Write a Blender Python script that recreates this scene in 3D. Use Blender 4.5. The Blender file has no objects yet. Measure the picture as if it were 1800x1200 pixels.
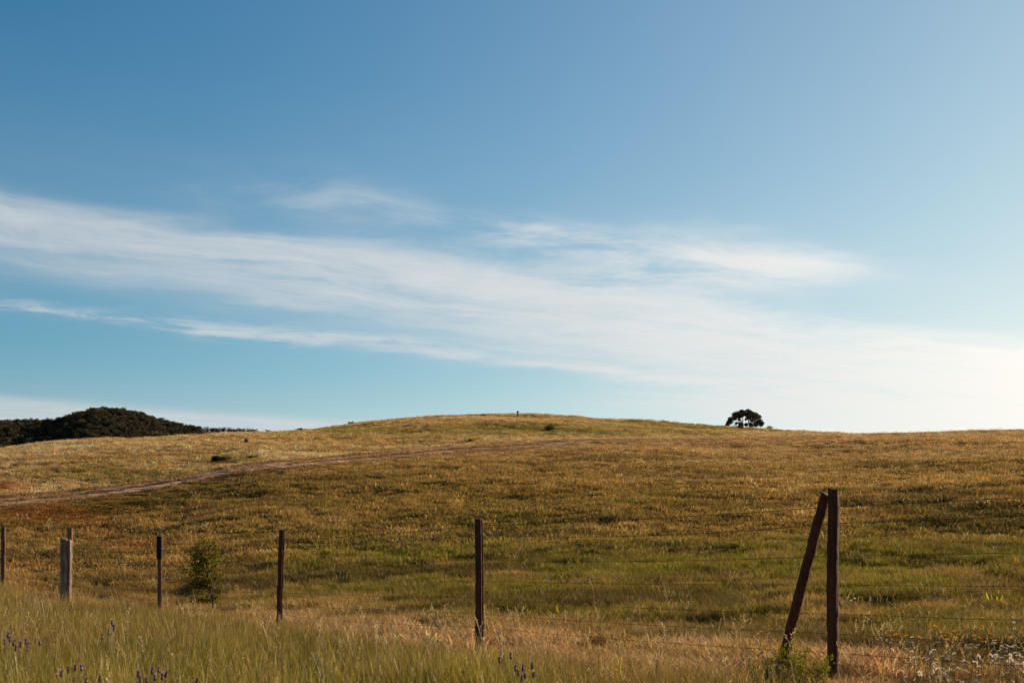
import bpy, math, random
import numpy as np
from mathutils import Vector, Matrix

random.seed(7)
rng = np.random.default_rng(7)
R = math.radians
scene = bpy.context.scene
C = scene.collection

# ------------------------------------------------------------------ camera
CAM_Z = 0.95
FOC = 2500.0                     # focal length in pixels of the 1800 px wide photograph
cam_d = bpy.data.cameras.new('camera')
cam_d.lens = 50; cam_d.sensor_width = 36; cam_d.sensor_fit = 'HORIZONTAL'
cam_d.shift_y = 405 / 1800.0
cam_d.clip_start = 0.05; cam_d.clip_end = 20000
cam_d.dof.use_dof = True; cam_d.dof.focus_distance = 22.0; cam_d.dof.aperture_fstop = 7.1
cam = bpy.data.objects.new('camera', cam_d); C.objects.link(cam)
cam.location = (0, 0, CAM_Z); cam.rotation_euler = (R(90), 0, 0)
scene.camera = cam

# ------------------------------------------------------------------ sun, sky, exposure
SUN_AZ, SUN_EL = R(52), R(18)    # azimuth from +Y (view) towards +X (right)
SUN = Vector((math.sin(SUN_AZ) * math.cos(SUN_EL), math.cos(SUN_AZ) * math.cos(SUN_EL), math.sin(SUN_EL)))
sun_d = bpy.data.lights.new('sun', 'SUN')
sun_d.energy = 5.0; sun_d.angle = R(0.5); sun_d.color = (1.0, 0.83, 0.62)
sun_o = bpy.data.objects.new('sun', sun_d); C.objects.link(sun_o)
sun_o.rotation_euler = (-SUN).to_track_quat('-Z', 'Y').to_euler()
sun_o.location = (60, 30, 60)

scene.view_settings.view_transform = 'Standard'
scene.view_settings.look = 'None'
scene.view_settings.exposure = 0.90
scene.view_settings.gamma = 1.0
scene.view_settings.use_curve_mapping = False

class NG:
    """tiny expression helper over a node tree"""
    def __init__(s, tree): s.t = tree; s.n = tree.nodes; s.l = tree.links
    def put(s, sock, v):
        if isinstance(v, bpy.types.NodeSocket): s.l.new(v, sock)
        else: sock.default_value = v
    def m(s, op, a, b=None, c=None, clamp=False):
        n = s.n.new('ShaderNodeMath'); n.operation = op; n.use_clamp = clamp
        s.put(n.inputs[0], a)
        if b is not None: s.put(n.inputs[1], b)
        if c is not None: s.put(n.inputs[2], c)
        return n.outputs[0]
    def add(s, a, b): return s.m('ADD', a, b)
    def sub(s, a, b): return s.m('SUBTRACT', a, b)
    def mul(s, a, b): return s.m('MULTIPLY', a, b)
    def div(s, a, b): return s.m('DIVIDE', a, b)
    def gauss(s, x, c, w):          # exp(-((x-c)/w)^2)
        q = s.div(s.sub(x, c), w)
        return s.m('EXPONENT', s.mul(s.mul(q, q), -1.0))
    def step(s, x, a, b):
        n = s.n.new('ShaderNodeMapRange'); n.interpolation_type = 'SMOOTHSTEP'
        s.put(n.inputs[0], x); s.put(n.inputs[1], a); s.put(n.inputs[2], b)
        n.inputs[3].default_value = 0; n.inputs[4].default_value = 1
        return n.outputs[0]
    def vec(s, x, y, z):
        n = s.n.new('ShaderNodeCombineXYZ')
        for i, v in enumerate((x, y, z)): s.put(n.inputs[i], v)
        return n.outputs[0]
    def noise(s, v, scale, detail=4, rough=0.5, dist=0.0, col=False):
        n = s.n.new('ShaderNodeTexNoise')
        if v is not None: s.l.new(v, n.inputs['Vector'])
        n.inputs['Scale'].default_value = scale; n.inputs['Detail'].default_value = detail
        n.inputs['Roughness'].default_value = rough; n.inputs['Distortion'].default_value = dist
        return n.outputs['Color' if col else 'Fac']
    def mix(s, f, a, b, mode='MIX'):
        n = s.n.new('ShaderNodeMix'); n.data_type = 'RGBA'; n.blend_type = mode
        s.put(n.inputs[0], f); s.put(n.inputs[6], a); s.put(n.inputs[7], b)
        return n.outputs[2]

world = bpy.data.worlds.new('World'); scene.world = world; world.use_nodes = True
wt = world.node_tree; wt.nodes.clear()
g = NG(wt)
sky = wt.nodes.new('ShaderNodeTexSky'); sky.sky_type = 'NISHITA'; sky.sun_disc = False
sky.sun_elevation = SUN_EL; sky.sun_rotation = SUN_AZ
sky.altitude = 300; sky.air_density = 1.0; sky.dust_density = 0.7; sky.ozone_density = 2.0
geo = wt.nodes.new('ShaderNodeTexCoord')
sep = wt.nodes.new('ShaderNodeSeparateXYZ'); wt.links.new(geo.outputs['Generated'], sep.inputs[0])
dx, dy, dz = sep.outputs
zc = g.m('MAXIMUM', dz, 0.03)
PX_, PY_ = g.div(dx, zc), g.div(dy, zc)          # the cirrus sheet as a plane overhead
warp = g.noise(g.vec(PX_, PY_, 0.0), 1.1, 4, 0.55)
warp2 = g.noise(g.vec(PX_, PY_, 7.3), 0.4, 3, 0.5)
S_ = g.add(g.mul(PX_, 0.81), g.mul(PY_, 0.586))
T0 = g.add(g.mul(PX_, -0.586), g.mul(PY_, 0.81))
T_ = g.add(T0, g.add(g.mul(g.sub(warp, 0.5), 0.75), g.mul(g.sub(warp2, 0.5), 0.45)))
fil = g.noise(g.vec(g.mul(S_, 0.8), g.mul(T_, 3.2), 1.7), 1.0, 8, 0.6, 0.6)        # long filaments
fine = g.noise(g.vec(g.mul(S_, 2.6), g.mul(T_, 9.0), 4.1), 1.0, 6, 0.65, 0.8)
puff = g.noise(g.vec(PX_, PY_, 3.3), 2.6, 6, 0.6, 0.4)
big = g.noise(g.vec(S_, T_, 9.9), 0.5, 3, 0.5)
tex = g.add(g.add(g.mul(fil, 0.55), g.mul(fine, 0.20)), g.mul(puff, 0.25))
grow = g.m('MINIMUM', g.m('MAXIMUM', g.sub(S_, 1.0), 0.0), 5.0)
main = g.mul(g.step(T_, g.sub(3.70, g.mul(grow, 0.05)), g.add(4.05, g.mul(grow, 0.03))),
             g.step(T_, g.add(4.95, g.mul(grow, 0.40)), g.add(4.00, g.mul(grow, 0.12))))
main = g.mul(main, g.add(0.95, g.mul(grow, 0.06)))
b2 = g.mul(g.gauss(T_, 5.45, 0.20), g.mul(g.add(0.12, g.mul(g.step(puff, 0.38, 0.6), 0.95)), g.add(0.45, g.mul(g.step(S_, 3.4, 2.4), 0.35))))
b3 = g.mul(g.gauss(T_, 3.48, 0.26), g.mul(g.mul(g.step(S_, 1.1, 2.0), g.step(S_, 4.4, 3.2)), g.mul(g.step(puff, .30, .66), 0.44)))
b3b = g.mul(g.gauss(T_, 3.20, 0.28), g.mul(g.gauss(S_, 3.28, 0.52), 1.0))
b3c = g.mul(g.gauss(T_, 3.60, 0.30), g.mul(g.gauss(S_, 3.0, 0.8), g.mul(g.step(puff, .3, .64), 0.45)))
low = g.mul(g.step(T0, 7.9, 8.7), 0.85)
low2 = g.mul(g.gauss(T_, 6.3, 0.8), g.mul(g.step(S_, 4.0, 6.5), 0.75))
cov = g.add(g.add(g.add(main, b2), b3c), g.add(g.add(b3, b3b), g.add(low, low2)))
dens = g.sub(g.mul(cov, g.add(-0.55, g.mul(tex, 2.9))), 0.03)
alpha = g.mul(g.step(dens, -0.10, 1.25), g.step(dz, 0.0, 0.06))
alpha = g.m('MULTIPLY', alpha, 0.92, clamp=True)
thin = g.mul(g.gauss(T_, 4.3, 1.25), g.mul(g.add(0.5, tex), 0.15))           # broad thin veil about the band
alpha = g.sub(1.0, g.mul(g.sub(1.0, alpha), g.sub(1.0, thin)))
dot = wt.nodes.new('ShaderNodeVectorMath'); dot.operation = 'DOT_PRODUCT'
wt.links.new(geo.outputs['Generated'], dot.inputs[0]); dot.inputs[1].default_value = SUN
fwd = g.m('POWER', g.m('MAXIMUM', dot.outputs['Value'], 0.0), 5.0)
lum = g.add(6.5, g.mul(fwd, 9.0))
ccol = g.mix(g.m('MULTIPLY', fwd, 1.3, clamp=True), (0.92, 0.97, 1.0, 1), (1.0, 0.90, 0.76, 1))
cl = wt.nodes.new('ShaderNodeVectorMath'); cl.operation = 'SCALE'
wt.links.new(ccol, cl.inputs[0]); wt.links.new(lum, cl.inputs['Scale'])
hs = wt.nodes.new('ShaderNodeHueSaturation'); hs.inputs['Saturation'].default_value = 1.40
wt.links.new(sky.outputs[0], hs.inputs['Color'])
skyc = g.mix(1.0, hs.outputs[0], (0.38, 1.02, 0.99, 1), 'MULTIPLY')
# thin high haze: bright towards the sun, thicker towards the horizon
path = g.div(0.16, g.m('MAXIMUM', dz, 0.07))
veil = g.m('MULTIPLY', g.mul(g.m('POWER', g.m('MAXIMUM', dot.outputs['Value'], 0.0), 4.0), path), 1.25, clamp=True)
veil = g.m('MINIMUM', veil, 0.8)
hor = g.m('POWER', g.div(0.085, g.m('MAXIMUM', dz, 0.07)), 3.0)
def tinted(val, rgb):
    n = wt.nodes.new('ShaderNodeVectorMath'); n.operation = 'SCALE'; n.inputs[0].default_value = rgb
    wt.links.new(val, n.inputs['Scale']); return n.outputs[0]
def vadd(a, b):
    n = wt.nodes.new('ShaderNodeVectorMath'); n.operation = 'ADD'; wt.links.new(a, n.inputs[0]); wt.links.new(b, n.inputs[1]); return n.outputs[0]
skyc = g.mix(veil, vadd(skyc, tinted(hor, (4.2, 0.8, 0.8))), (9.4, 8.9, 8.0, 1))
final = g.mix(alpha, skyc, cl.outputs[0])
bgn = wt.nodes.new('ShaderNodeBackground'); bgn.inputs['Strength'].default_value = 0.055
wt.links.new(final, bgn.inputs['Color'])
wo = wt.nodes.new('ShaderNodeOutputWorld'); wt.links.new(bgn.outputs[0], wo.inputs['Surface'])

# ------------------------------------------------------------------ numpy noise
_perm = np.random.default_rng(3).random((256, 256))
def vnoise(x, y):
    xi = np.floor(x).astype(int); yi = np.floor(y).astype(int)
    fx = x - xi; fy = y - yi
    fx = fx * fx * fx * (fx * (fx * 6 - 15) + 10); fy = fy * fy * fy * (fy * (fy * 6 - 15) + 10)
    a = _perm[xi & 255, yi & 255]; b = _perm[(xi + 1) & 255, yi & 255]
    c = _perm[xi & 255, (yi + 1) & 255]; d = _perm[(xi + 1) & 255, (yi + 1) & 255]
    return (a * (1 - fx) + b * fx) * (1 - fy) + (c * (1 - fx) + d * fx) * fy
def fbm(x, y, scale, octv=4, off=0.0):
    s = 0; a = 0.5; n = 0; x = np.asarray(x, float) / scale + off; y = np.asarray(y, float) / scale + off * 1.7
    for k in range(octv):
        s = s + a * vnoise(x, y); n += a; a *= 0.5; x = x * 2.03 + 11.3; y = y * 2.03 + 5.1
    return s / n
def sstep(a, b, x):
    t = np.clip((x - a) / (b - a), 0, 1); return t * t * (3 - 2 * t)

# ------------------------------------------------------------------ terrain
_P = np.arange(-400, 2201, 10.0)
def table(xs, ys, sig=35):
    v = np.interp(_P, xs, ys)
    k = np.exp(-0.5 * (np.arange(-12, 13) * 10.0 / sig) ** 2); k /= k.sum()
    return np.convolve(np.pad(v, 12, mode='edge'), k, mode='valid')
yT_t = table([-200, 0, 130, 200, 270, 330, 380, 430, 480, 600, 700, 800, 900, 1030, 1200, 1400, 1560, 1700, 1800, 2000],
             [905, 880, 868, 860, 850, 839, 829, 820, 815, 806, 796, 786, 781, 774, 772, 768, 763, 758, 755, 750])
dT_t = table([-200, 0, 480, 900, 1200, 1560, 2000], [64, 70, 86, 112, 126, 142, 146])
yS_t = table([-300, -100, 0, 60, 150, 300, 470, 520, 600, 680, 760, 850, 950, 1050, 1150, 1250, 1350, 1450, 1560, 1620, 1700, 1800, 2000],
             [812, 797, 787, 778, 771, 767, 763, 758, 748.5, 739.5, 733.5, 730.5, 732, 736.5, 742, 747.5, 752.5, 757.5, 761.5, 760.5, 757.5, 754.5, 749], 22)
dS_t = table([-200, 0, 300, 470, 600, 850, 1050, 1250, 1400, 1560, 2000], [135, 148, 172, 195, 222, 250, 240, 216, 186, 158, 160])
dA_t = table([-200, 0, 115, 494, 842, 1465, 2000], [33, 31, 29.5, 23.5, 18, 14, 12])
zA_t = table([-200, 0, 120, 300, 2000], [0.45, 0.32, 0.12, 0.0, 0.0])
# far wooded hill (ground surface), seen at about 1300 m
yH_t = table([-400, 0, 50, 80, 105, 125, 150, 185, 220, 260, 300, 330, 370, 400, 450, 500, 700],
             [750, 754, 752, 754, 751, 743, 735, 732, 735, 744, 755, 760, 764, 765, 767, 771, 800], 14)
def tab(t, P): return np.interp(P, _P, t)
def z_of(py, d): return CAM_Z + (1005.0 - py) * d / FOC

TRK_PX = [(-420, 932), (-200, 905), (0, 879), (60, 873), (130, 868), (200, 860), (270, 850), (330, 839), (380, 829), (430, 820),
          (480, 814), (530, 811), (600, 806), (700, 796), (800, 786), (900, 780.5), (960, 777), (1030, 774), (1200, 772), (1400, 768), (1560, 763.5), (1800, 755)]
def trk_pts():
    xs = np.linspace(-420, 1800, 260)
    d = tab(dT_t, xs)
    return np.stack([(xs - 900) / FOC * d, d], 1)
TRK = trk_pts()
def trk_dist(x, y):
    """signed distance from the track's centre line, + on the far side; parameter along it (photo px)"""
    out = np.full(x.shape, 1e9); sg = np.zeros(x.shape); par = np.zeros(x.shape)
    sel = (y > 40) & (y < 175) & (np.abs(x) < 75)
    xs, ys = x[sel], y[sel]
    best = np.full(xs.shape, 1e9); bs = np.zeros(xs.shape); bp = np.zeros(xs.shape)
    for i in range(0, len(TRK) - 1, 2):
        a = TRK[i]; b = TRK[min(i + 2, len(TRK) - 1)]; ab = b - a; L2 = ab @ ab + 1e-9
        t = np.clip(((xs - a[0]) * ab[0] + (ys - a[1]) * ab[1]) / L2, 0, 1)
        ex = xs - a[0] - t * ab[0]; ey = ys - a[1] - t * ab[1]; dd = np.hypot(ex, ey)
        u = dd < best
        best = np.where(u, dd, best)
        bs = np.where(u, np.sign(ab[0] * ey - ab[1] * ex), bs)
        bp = np.where(u, (i + 2 * t) / (len(TRK) - 1), bp)
    out[sel] = best; sg[sel] = bs; par[sel] = bp
    return out * np.where(sel, np.where(sg == 0, 1, sg), np.where(y < 100, -1, 1)), par

def hermite_col(dk, zk, d):
    dk = np.asarray(dk); zk = np.asarray(zk)
    h = np.diff(dk); s = np.diff(zk) / h
    m = np.zeros_like(zk); m[0] = 0; m[-1] = 0
    for i in range(1, len(zk) - 1):
        m[i] = 0 if s[i - 1] * s[i] <= 0 else 2 * s[i - 1] * s[i] / (s[i - 1] + s[i])
    i = np.clip(np.searchsorted(dk, d) - 1, 0, len(h) - 1)
    t = np.clip((d - dk[i]) / h[i], 0, 1)
    return ((2 * t**3 - 3 * t**2 + 1) * zk[i] + (t**3 - 2 * t**2 + t) * h[i] * m[i]
            + (-2 * t**3 + 3 * t**2) * zk[i + 1] + (t**3 - t**2) * h[i] * m[i + 1])

ANG = np.concatenate([np.linspace(-180, -27, 60, endpoint=False), np.linspace(-27, 27, 361), np.linspace(27, 180, 61)[1:]])
RR = np.concatenate([[0.0], np.geomspace(0.6, 7000, 440)])
ZG = np.zeros((len(ANG), len(RR)))
for ia, a in enumerate(ANG):
    ac = max(-24.0, min(24.0, a)); u = math.tan(R(ac)); P = min(2100, max(-330, 900 + FOC * u))
    d = RR * math.cos(R(ac))
    dA, zA, dT, dS = tab(dA_t, P), tab(zA_t, P), tab(dT_t, P), tab(dS_t, P)
    zT, zS = z_of(tab(yT_t, P), dT), z_of(tab(yS_t, P), dS)
    zH = z_of(tab(yH_t, P), 1300.0) if P < 690 else 60.0
    dM = (dA + dT) / 2
    zM = zA + (zT - zA) * 0.44
    dk = [0, dA - 8, dA, dM, dT, dS, dS * 1.18, dS * 1.7, dS * 2.8, 950, 1300, 1500, 2600, 7200]
    zk = [0, 0, zA, zM, zT, zS, zS * 1.0, zS * 0.8, zS * 0.75, max(40.0, zH - 58), zH, zH * 0.97, 40, -20]
    z = hermite_col(dk, zk, d)
    f = 1 - float(sstep(40, 110, np.array(abs(a))))
    ZG[ia] = z * f
AX = np.radians(ANG)[:, None]; GX = RR[None] * np.sin(AX); GY = RR[None] * np.cos(AX)
amp = sstep(20, 45, RR)[None]
far_fade = 1 - sstep(200, 500, RR)[None]
bump = (fbm(GX, GY, 9.0, 4) - 0.5) * 0.75 * amp * far_fade + (fbm(GX, GY, 26.0, 3, 4.0) - 0.5) * 1.0 * amp * far_fade
bump += (fbm(GX, GY, 3.0, 3, 9.0) - 0.5) * 0.14
w_, par_ = trk_dist(GX, GY)
flat = np.exp(-(w_ / 4.0) ** 2)
ZG = ZG + bump * (1 - 0.8 * flat) + 0.28 * np.exp(-((w_ - 0.6) / 2.6) ** 2) * sstep(0.02, 0.2, par_) - 0.22 * sstep(55, 75, RR)[None] * far_fade
# level each crest to the height the hill has there, less the grass standing on it
for ia, a in enumerate(ANG):
    if abs(a) > 24: continue
    dd_ = RR * math.cos(R(a)); sel = (dd_ > 60) & (dd_ < 420); P = 900 + FOC * math.tan(R(a))
    dT_ = tab(dT_t, P); dA_ = tab(dA_t, P)
    eT = (np.interp(dT_, dd_, ZG[ia]) - CAM_Z) / dT_ * FOC - (1005 - tab(yT_t, P)) + 1.0
    ZG[ia] -= eT * dd_ / FOC * sstep(dA_ * 1.1, dT_, dd_) * (1 - sstep(420, 800, dd_))
    v = (ZG[ia] - CAM_Z)[sel] / dd_[sel] * FOC
    err = v.max() - (1005 - tab(yS_t, P)) + 3.6
    dS_, dT_ = tab(dS_t, P), tab(dT_t, P)
    ZG[ia] -= err * dd_ / FOC * sstep(dT_ * 1.0, max(dT_ * 1.04, dS_ * .96), dd_) * (1 - sstep(420, 800, dd_))

def gz(x, y):
    x = np.asarray(x, float); y = np.asarray(y, float)
    a = np.degrees(np.arctan2(x, y)); r = np.hypot(x, y)
    fa = np.interp(a, ANG, np.arange(len(ANG))); fr = np.interp(r, RR, np.arange(len(RR)))
    i = np.clip(fa.astype(int), 0, len(ANG) - 2); j = np.clip(fr.astype(int), 0, len(RR) - 2)
    s = fa - i; t = fr - j
    return (ZG[i, j] * (1 - s) + ZG[i + 1, j] * s) * (1 - t) + (ZG[i, j + 1] * (1 - s) + ZG[i + 1, j + 1] * s) * t
def gz1(x, y): return float(gz(np.array([x]), np.array([y]))[0])
def ground_at(px, py, d0=16, d1=330):
    """first ground point met by the line of sight through a photo pixel"""
    d = np.linspace(d0, d1, 3000); x = (px - 900) / FOC * d
    v = 1005 - (gz(x, d) - CAM_Z) / d * FOC
    k = np.argmax(v <= py) if (v <= py).any() else np.argmin(v)
    return float(x[k]), float(d[k])

# ------------------------------------------------------------------ field colours (true colour of plants and soil)
GREEN = np.array([0.085, 0.085, 0.005]); LUSH = np.array([0.165, 0.155, 0.003]); OLIVE = np.array([0.190, 0.117, 0.013])
STRAW = np.array([0.45, 0.255, 0.072]); PALE = np.array([0.64, 0.395, 0.195]); PINK = np.array([0.52, 0.265, 0.100]); RED = np.array([0.22, 0.052, 0.006])
DARK = np.array([0.034, 0.032, 0.004]); SOIL = np.array([0.34, 0.185, 0.095]); VERGE = np.array([0.165, 0.155, 0.006])
FENCE_X = [(5.45, 6.65), (2.50, 11.07), (-0.36, 15.48), (-3.443, 21.2), (-6.2, 25.0), (-8.95, 28.5), (-12.2, 34.0)]
_fx = np.array([-40, -12.2, -8.95, -6.2, -3.443, -0.36, 2.5, 5.45, 9.7, 40]); _fy = np.array([62, 34.0, 28.5, 25.0, 21.2, 15.48, 11.07, 6.65, 0.2, -45])
def fence_off(x, y):             # metres beyond the fence line (+ = field side), measured square to it
    return (y - np.interp(x, _fx, _fy)) * 0.545
def blob(P, Y, cx, cy, rx, ry): return np.exp(-(((P - cx) / rx) ** 2 + ((Y - cy) / ry) ** 2))
def field(x, y):
    """rgb albedo of the vegetation at a place, and its height factor"""
    z = gz(x, y); d = np.maximum(y, 1.0)
    P = 900 + x / d * FOC; Y = 1005 - (z - CAM_Z) / d * FOC
    fo = fence_off(x, y)
    n1 = fbm(x, y, 14, 4, 1.0); n2 = fbm(x, y, 4.0, 4, 2.0); n3 = fbm(x, y, 45, 3, 3.0); n4 = fbm(x, y, 1.2, 3, 5.0)
    def lerp(c, k, t): return c + (k - c) * np.clip(t, 0, 1)[:, None]
    c = np.repeat(OLIVE[None], len(x), 0)
    c = lerp(c, STRAW, sstep(0.44, 0.62, n1 * 0.5 + n2 * 0.5) * 0.75)
    c = lerp(c, GREEN, sstep(0.50, 0.64, 1 - (n3 * 0.5 + n2 * 0.5)) * 0.65)
    streak = fbm(x * 0.28 + y * .05, y * 1.25, 3.2, 4, 81.0)
    c = lerp(c, DARK * 1.6, sstep(.55, .68, streak) * np.interp(Y, [900, 960], [.60, .32])); c = lerp(c, STRAW, sstep(.55, .70, 1 - streak) * .45)
    # paler, drier towards the crest
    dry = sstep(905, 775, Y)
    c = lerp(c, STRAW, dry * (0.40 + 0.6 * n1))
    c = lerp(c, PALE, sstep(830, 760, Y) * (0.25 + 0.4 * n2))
    c = lerp(c, OLIVE * .8, sstep(.52, .72, n4 * .5 + n2 * .5) * .5)
    c = lerp(c, PINK, sstep(820, 765, Y) * sstep(900, 1200, P) * 0.55)
    # lush belt behind the fence
    lush = sstep(905, 1010, Y + (n1 - 0.5) * 130) * sstep(330, 560, P + (n3 - 0.5) * 250)
    c = lerp(c, LUSH, lush * (0.15 + 0.85 * sstep(0.36, 0.60, n2 * .6 + n4 * .4)))
    c = lerp(c, DARK * 1.2, lush * sstep(.56, .72, fbm(x * .7, y, 2.2, 3, 21.0)) * .65)
    c = lerp(c, STRAW, lush * sstep(.60, .80, fbm(x, y, 1.7, 3, 31.0)) * .6)
    # warm olive straw on the left
    c = lerp(c, STRAW, sstep(560, 250, P) * sstep(930, 985, Y) * (0.20 + 0.5 * n2))
    # the dry belt along the fence
    belt = np.exp(-((fo - 0.9 - (n2 - 0.5) * 2.2) / 2.3) ** 2) * (0.30 + 0.70 * sstep(350, 750, P)) * (0.75 + 0.5 * (n4 > .45) - .25)
    c = lerp(c, (PINK * 0.65 + PALE * 0.35), np.minimum(1, belt * 1.2))
    c = lerp(c, OLIVE, sstep(.55, .75, 1 - n4) * belt * .5)
    # sorrel patches
    for (cx, cy, rx, ry, s) in ((90, 902, 95, 17, 1.0), (235, 958, 75, 14, 0.75), (170, 925, 40, 14, 0.6), (10, 855, 22, 8, 0.8), (40, 1000, 60, 10, 0.35), (330, 905, 60, 10, 0.3), (1275, 945, 60, 12, 0.25)):
        c = lerp(c, RED, blob(P, Y, cx, cy, rx, ry) * s * (0.35 + 1.1 * n2))
    # dark rank tussocks
    tus = sstep(0.60, 0.70, fbm(x * 0.6, y, 5.0, 3, 7.0)) * sstep(780, 800, Y) * (fo > 2)
    c = lerp(c, DARK, tus * 0.75)
    # hill beyond the track
    w, par = trk_dist(x, y)
    beyond = ((w > 3) | (Y < tab(yT_t, P) - 4)) & (fo > 5)
    hill = np.repeat((STRAW * 0.30 + PALE * 0.75)[None], len(x), 0)
    hill = lerp(hill, OLIVE, sstep(0.48, 0.68, n1 * .6 + n2 * .4) * 0.55)
    hill = lerp(hill, OLIVE * .8, sstep(.56, .70, streak) * .6)
    hill = lerp(hill, GREEN * 1.6, sstep(470, 600, P) * sstep(1500, 1150, P) * np.exp(-((Y - 757) / 15.0) ** 2) * (0.4 + 0.6 * n1))
    hill = lerp(hill, STRAW, blob(P, Y, 620, 776, 170, 6) * 0.8)
    hill = lerp(hill, GREEN, blob(P, Y, 240, 838, 180, 20) * 0.75 * (0.4 + n2))
    hill = lerp(hill, GREEN, blob(P, Y, 400, 812, 80, 7) * 0.9)
    hill = lerp(hill, PALE, blob(P, Y, 250, 785, 200, 12) * 0.45)
    hill = lerp(hill, PINK, sstep(762, 740, Y) * sstep(900, 650, P) * 0.5)
    hill = lerp(hill, RED * 1.2, blob(P, Y, 5, 858, 40, 10) * 0.8)
    c = np.where(beyond[:, None], hill, c)
    c = lerp(c, SOIL * 0.9, np.exp(-(w / 2.2) ** 2) * 0.55 * sstep(1750, 1000, P) + np.exp(-(w / 2.2) ** 2) * 0.3)
    # verge on the camera's side
    lim = np.interp(P, [0, 300, 600, 900, 1500, 1800], [-.1, -.3, -.9, -1.55, -1.7, -2.2])
    verge = sstep(0.5, -0.5, fo - lim + (n2 - 0.5) * 1.3)
    vc = np.repeat(VERGE[None], len(x), 0)
    vc = lerp(vc, STRAW * .8, sstep(0.48, 0.72, n2) * 0.6); vc = lerp(vc, GREEN * .8, sstep(0.48, 0.66, 1 - n4) * 0.75); vc = lerp(vc, OLIVE, sstep(.5, .7, fbm(x, y, 2.4, 3, 41.0)) * .7)
    c = c + (vc - c) * verge[:, None]
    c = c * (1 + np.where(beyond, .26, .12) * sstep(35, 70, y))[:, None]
    hgt = 0.55 + 0.8 * n2 + 0.4 * tus + 0.25 * lush + .4 * sstep(.55, .68, streak)
    return c, hgt, dict(P=P, Y=Y, fo=fo, verge=verge, lush=lush, belt=belt, w=w, par=par, beyond=beyond, tus=tus, n2=n2, n1=n1, z=z)

# ------------------------------------------------------------------ materials
def new_mat(name):
    m = bpy.data.materials.new(name); m.use_nodes = True; m.node_tree.nodes.clear()
    return m, NG(m.node_tree)
def out(gm, sh):
    o = gm.n.new('ShaderNodeOutputMaterial'); gm.l.new(sh, o.inputs['Surface'])
def leafy(gm, col, trans=0.4, gloss=0.05, rough=0.5, tcol=None):
    df = gm.n.new('ShaderNodeBsdfDiffuse'); tr = gm.n.new('ShaderNodeBsdfTranslucent'); gl = gm.n.new('ShaderNodeBsdfGlossy')
    gm.put(df.inputs['Color'], col); gm.put(tr.inputs['Color'], tcol if tcol is not None else col)
    gl.inputs['Roughness'].default_value = rough; gl.inputs['Color'].default_value = (0.9, 0.9, 0.85, 1)
    m1 = gm.n.new('ShaderNodeMixShader'); m1.inputs[0].default_value = trans
    gm.l.new(df.outputs[0], m1.inputs[1]); gm.l.new(tr.outputs[0], m1.inputs[2])
    m2 = gm.n.new('ShaderNodeMixShader'); m2.inputs[0].default_value = gloss
    gm.l.new(m1.outputs[0], m2.inputs[1]); gm.l.new(gl.outputs[0], m2.inputs[2])
    return m2.outputs[0]
def attr(gm, name, typ='GEOMETRY', o='Color'):
    a = gm.n.new('ShaderNodeAttribute'); a.attribute_name = name; a.attribute_type = typ
    return a.outputs[o]
def grass_mat():
    m, gm = new_mat('grass_blades')
    ic = attr(gm, 'col', 'INSTANCER'); bl = attr(gm, 'blade')
    s = gm.n.new('ShaderNodeSeparateColor'); gm.l.new(bl, s.inputs[0])
    rnd, dryf, tip = s.outputs
    v = gm.add(0.45, gm.mul(rnd, 1.05))
    hsv = gm.n.new('ShaderNodeHueSaturation'); gm.l.new(ic, hsv.inputs['Color']); gm.l.new(v, hsv.inputs['Value'])
    dry = gm.mix(gm.m('MULTIPLY', gm.add(gm.mul(gm.step(dryf, 0.62, 0.95), 0.65), gm.mul(tip, 0.22)), 1.0, clamp=True), hsv.outputs[0], (0.43, 0.248, 0.078, 1))
    out(gm, leafy(gm, dry, 0.36, 0.012, 0.45)); return m
def plain_leaf(name, col, var=0.35, trans=0.35, gloss=0.05, scale=6.0):
    m, gm = new_mat(name)
    oi = gm.n.new('ShaderNodeTexCoord')
    n = gm.noise(oi.outputs['Object'], scale, 3)
    c = gm.mix(n, tuple(x * (1 - var) for x in col) + (1,), tuple(x * (1 + var) for x in col) + (1,))
    out(gm, leafy(gm, c, trans, gloss)); return m
def wood_mat(name, c1, c2, grain=1.0, rough=0.85):
    m, gm = new_mat(name)
    tc = gm.n.new('ShaderNodeTexCoord'); mp = gm.n.new('ShaderNodeMapping')
    gm.l.new(tc.outputs['Object'], mp.inputs[0]); mp.inputs['Scale'].default_value = (60 * grain, 60 * grain, 2.2)
    n = gm.noise(mp.outputs[0], 1.0, 5, 0.6)
    n2 = gm.noise(tc.outputs['Object'], 3.5, 4)
    n3 = gm.noise(tc.outputs['Object'], 9.0, 5, 0.7)
    c = gm.mix(gm.step(n, .3, .7), c1 + (1,), c2 + (1,)); c = gm.mix(gm.mul(gm.step(n3, .55, .72), .55), c, tuple(min(.5, x * 1.5 + .03) for x in c2) + (1,)); c = gm.mix(gm.mul(gm.step(n2, 0.5, 0.75), 0.6), c, tuple(0.55 * x + 0.01 for x in c1) + (1,))
    b = gm.n.new('ShaderNodeBsdfPrincipled'); gm.l.new(c, b.inputs['Base Color']); b.inputs['Roughness'].default_value = rough
    b.inputs['Specular IOR Level'].default_value = 0.2
    bp = gm.n.new('ShaderNodeBump'); bp.inputs['Strength'].default_value = 0.9; bp.inputs['Distance'].default_value = 0.010
    gm.l.new(n, bp.inputs['Height']); gm.l.new(bp.outputs[0], b.inputs['Normal'])
    out(gm, b.outputs[0]); return m
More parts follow.
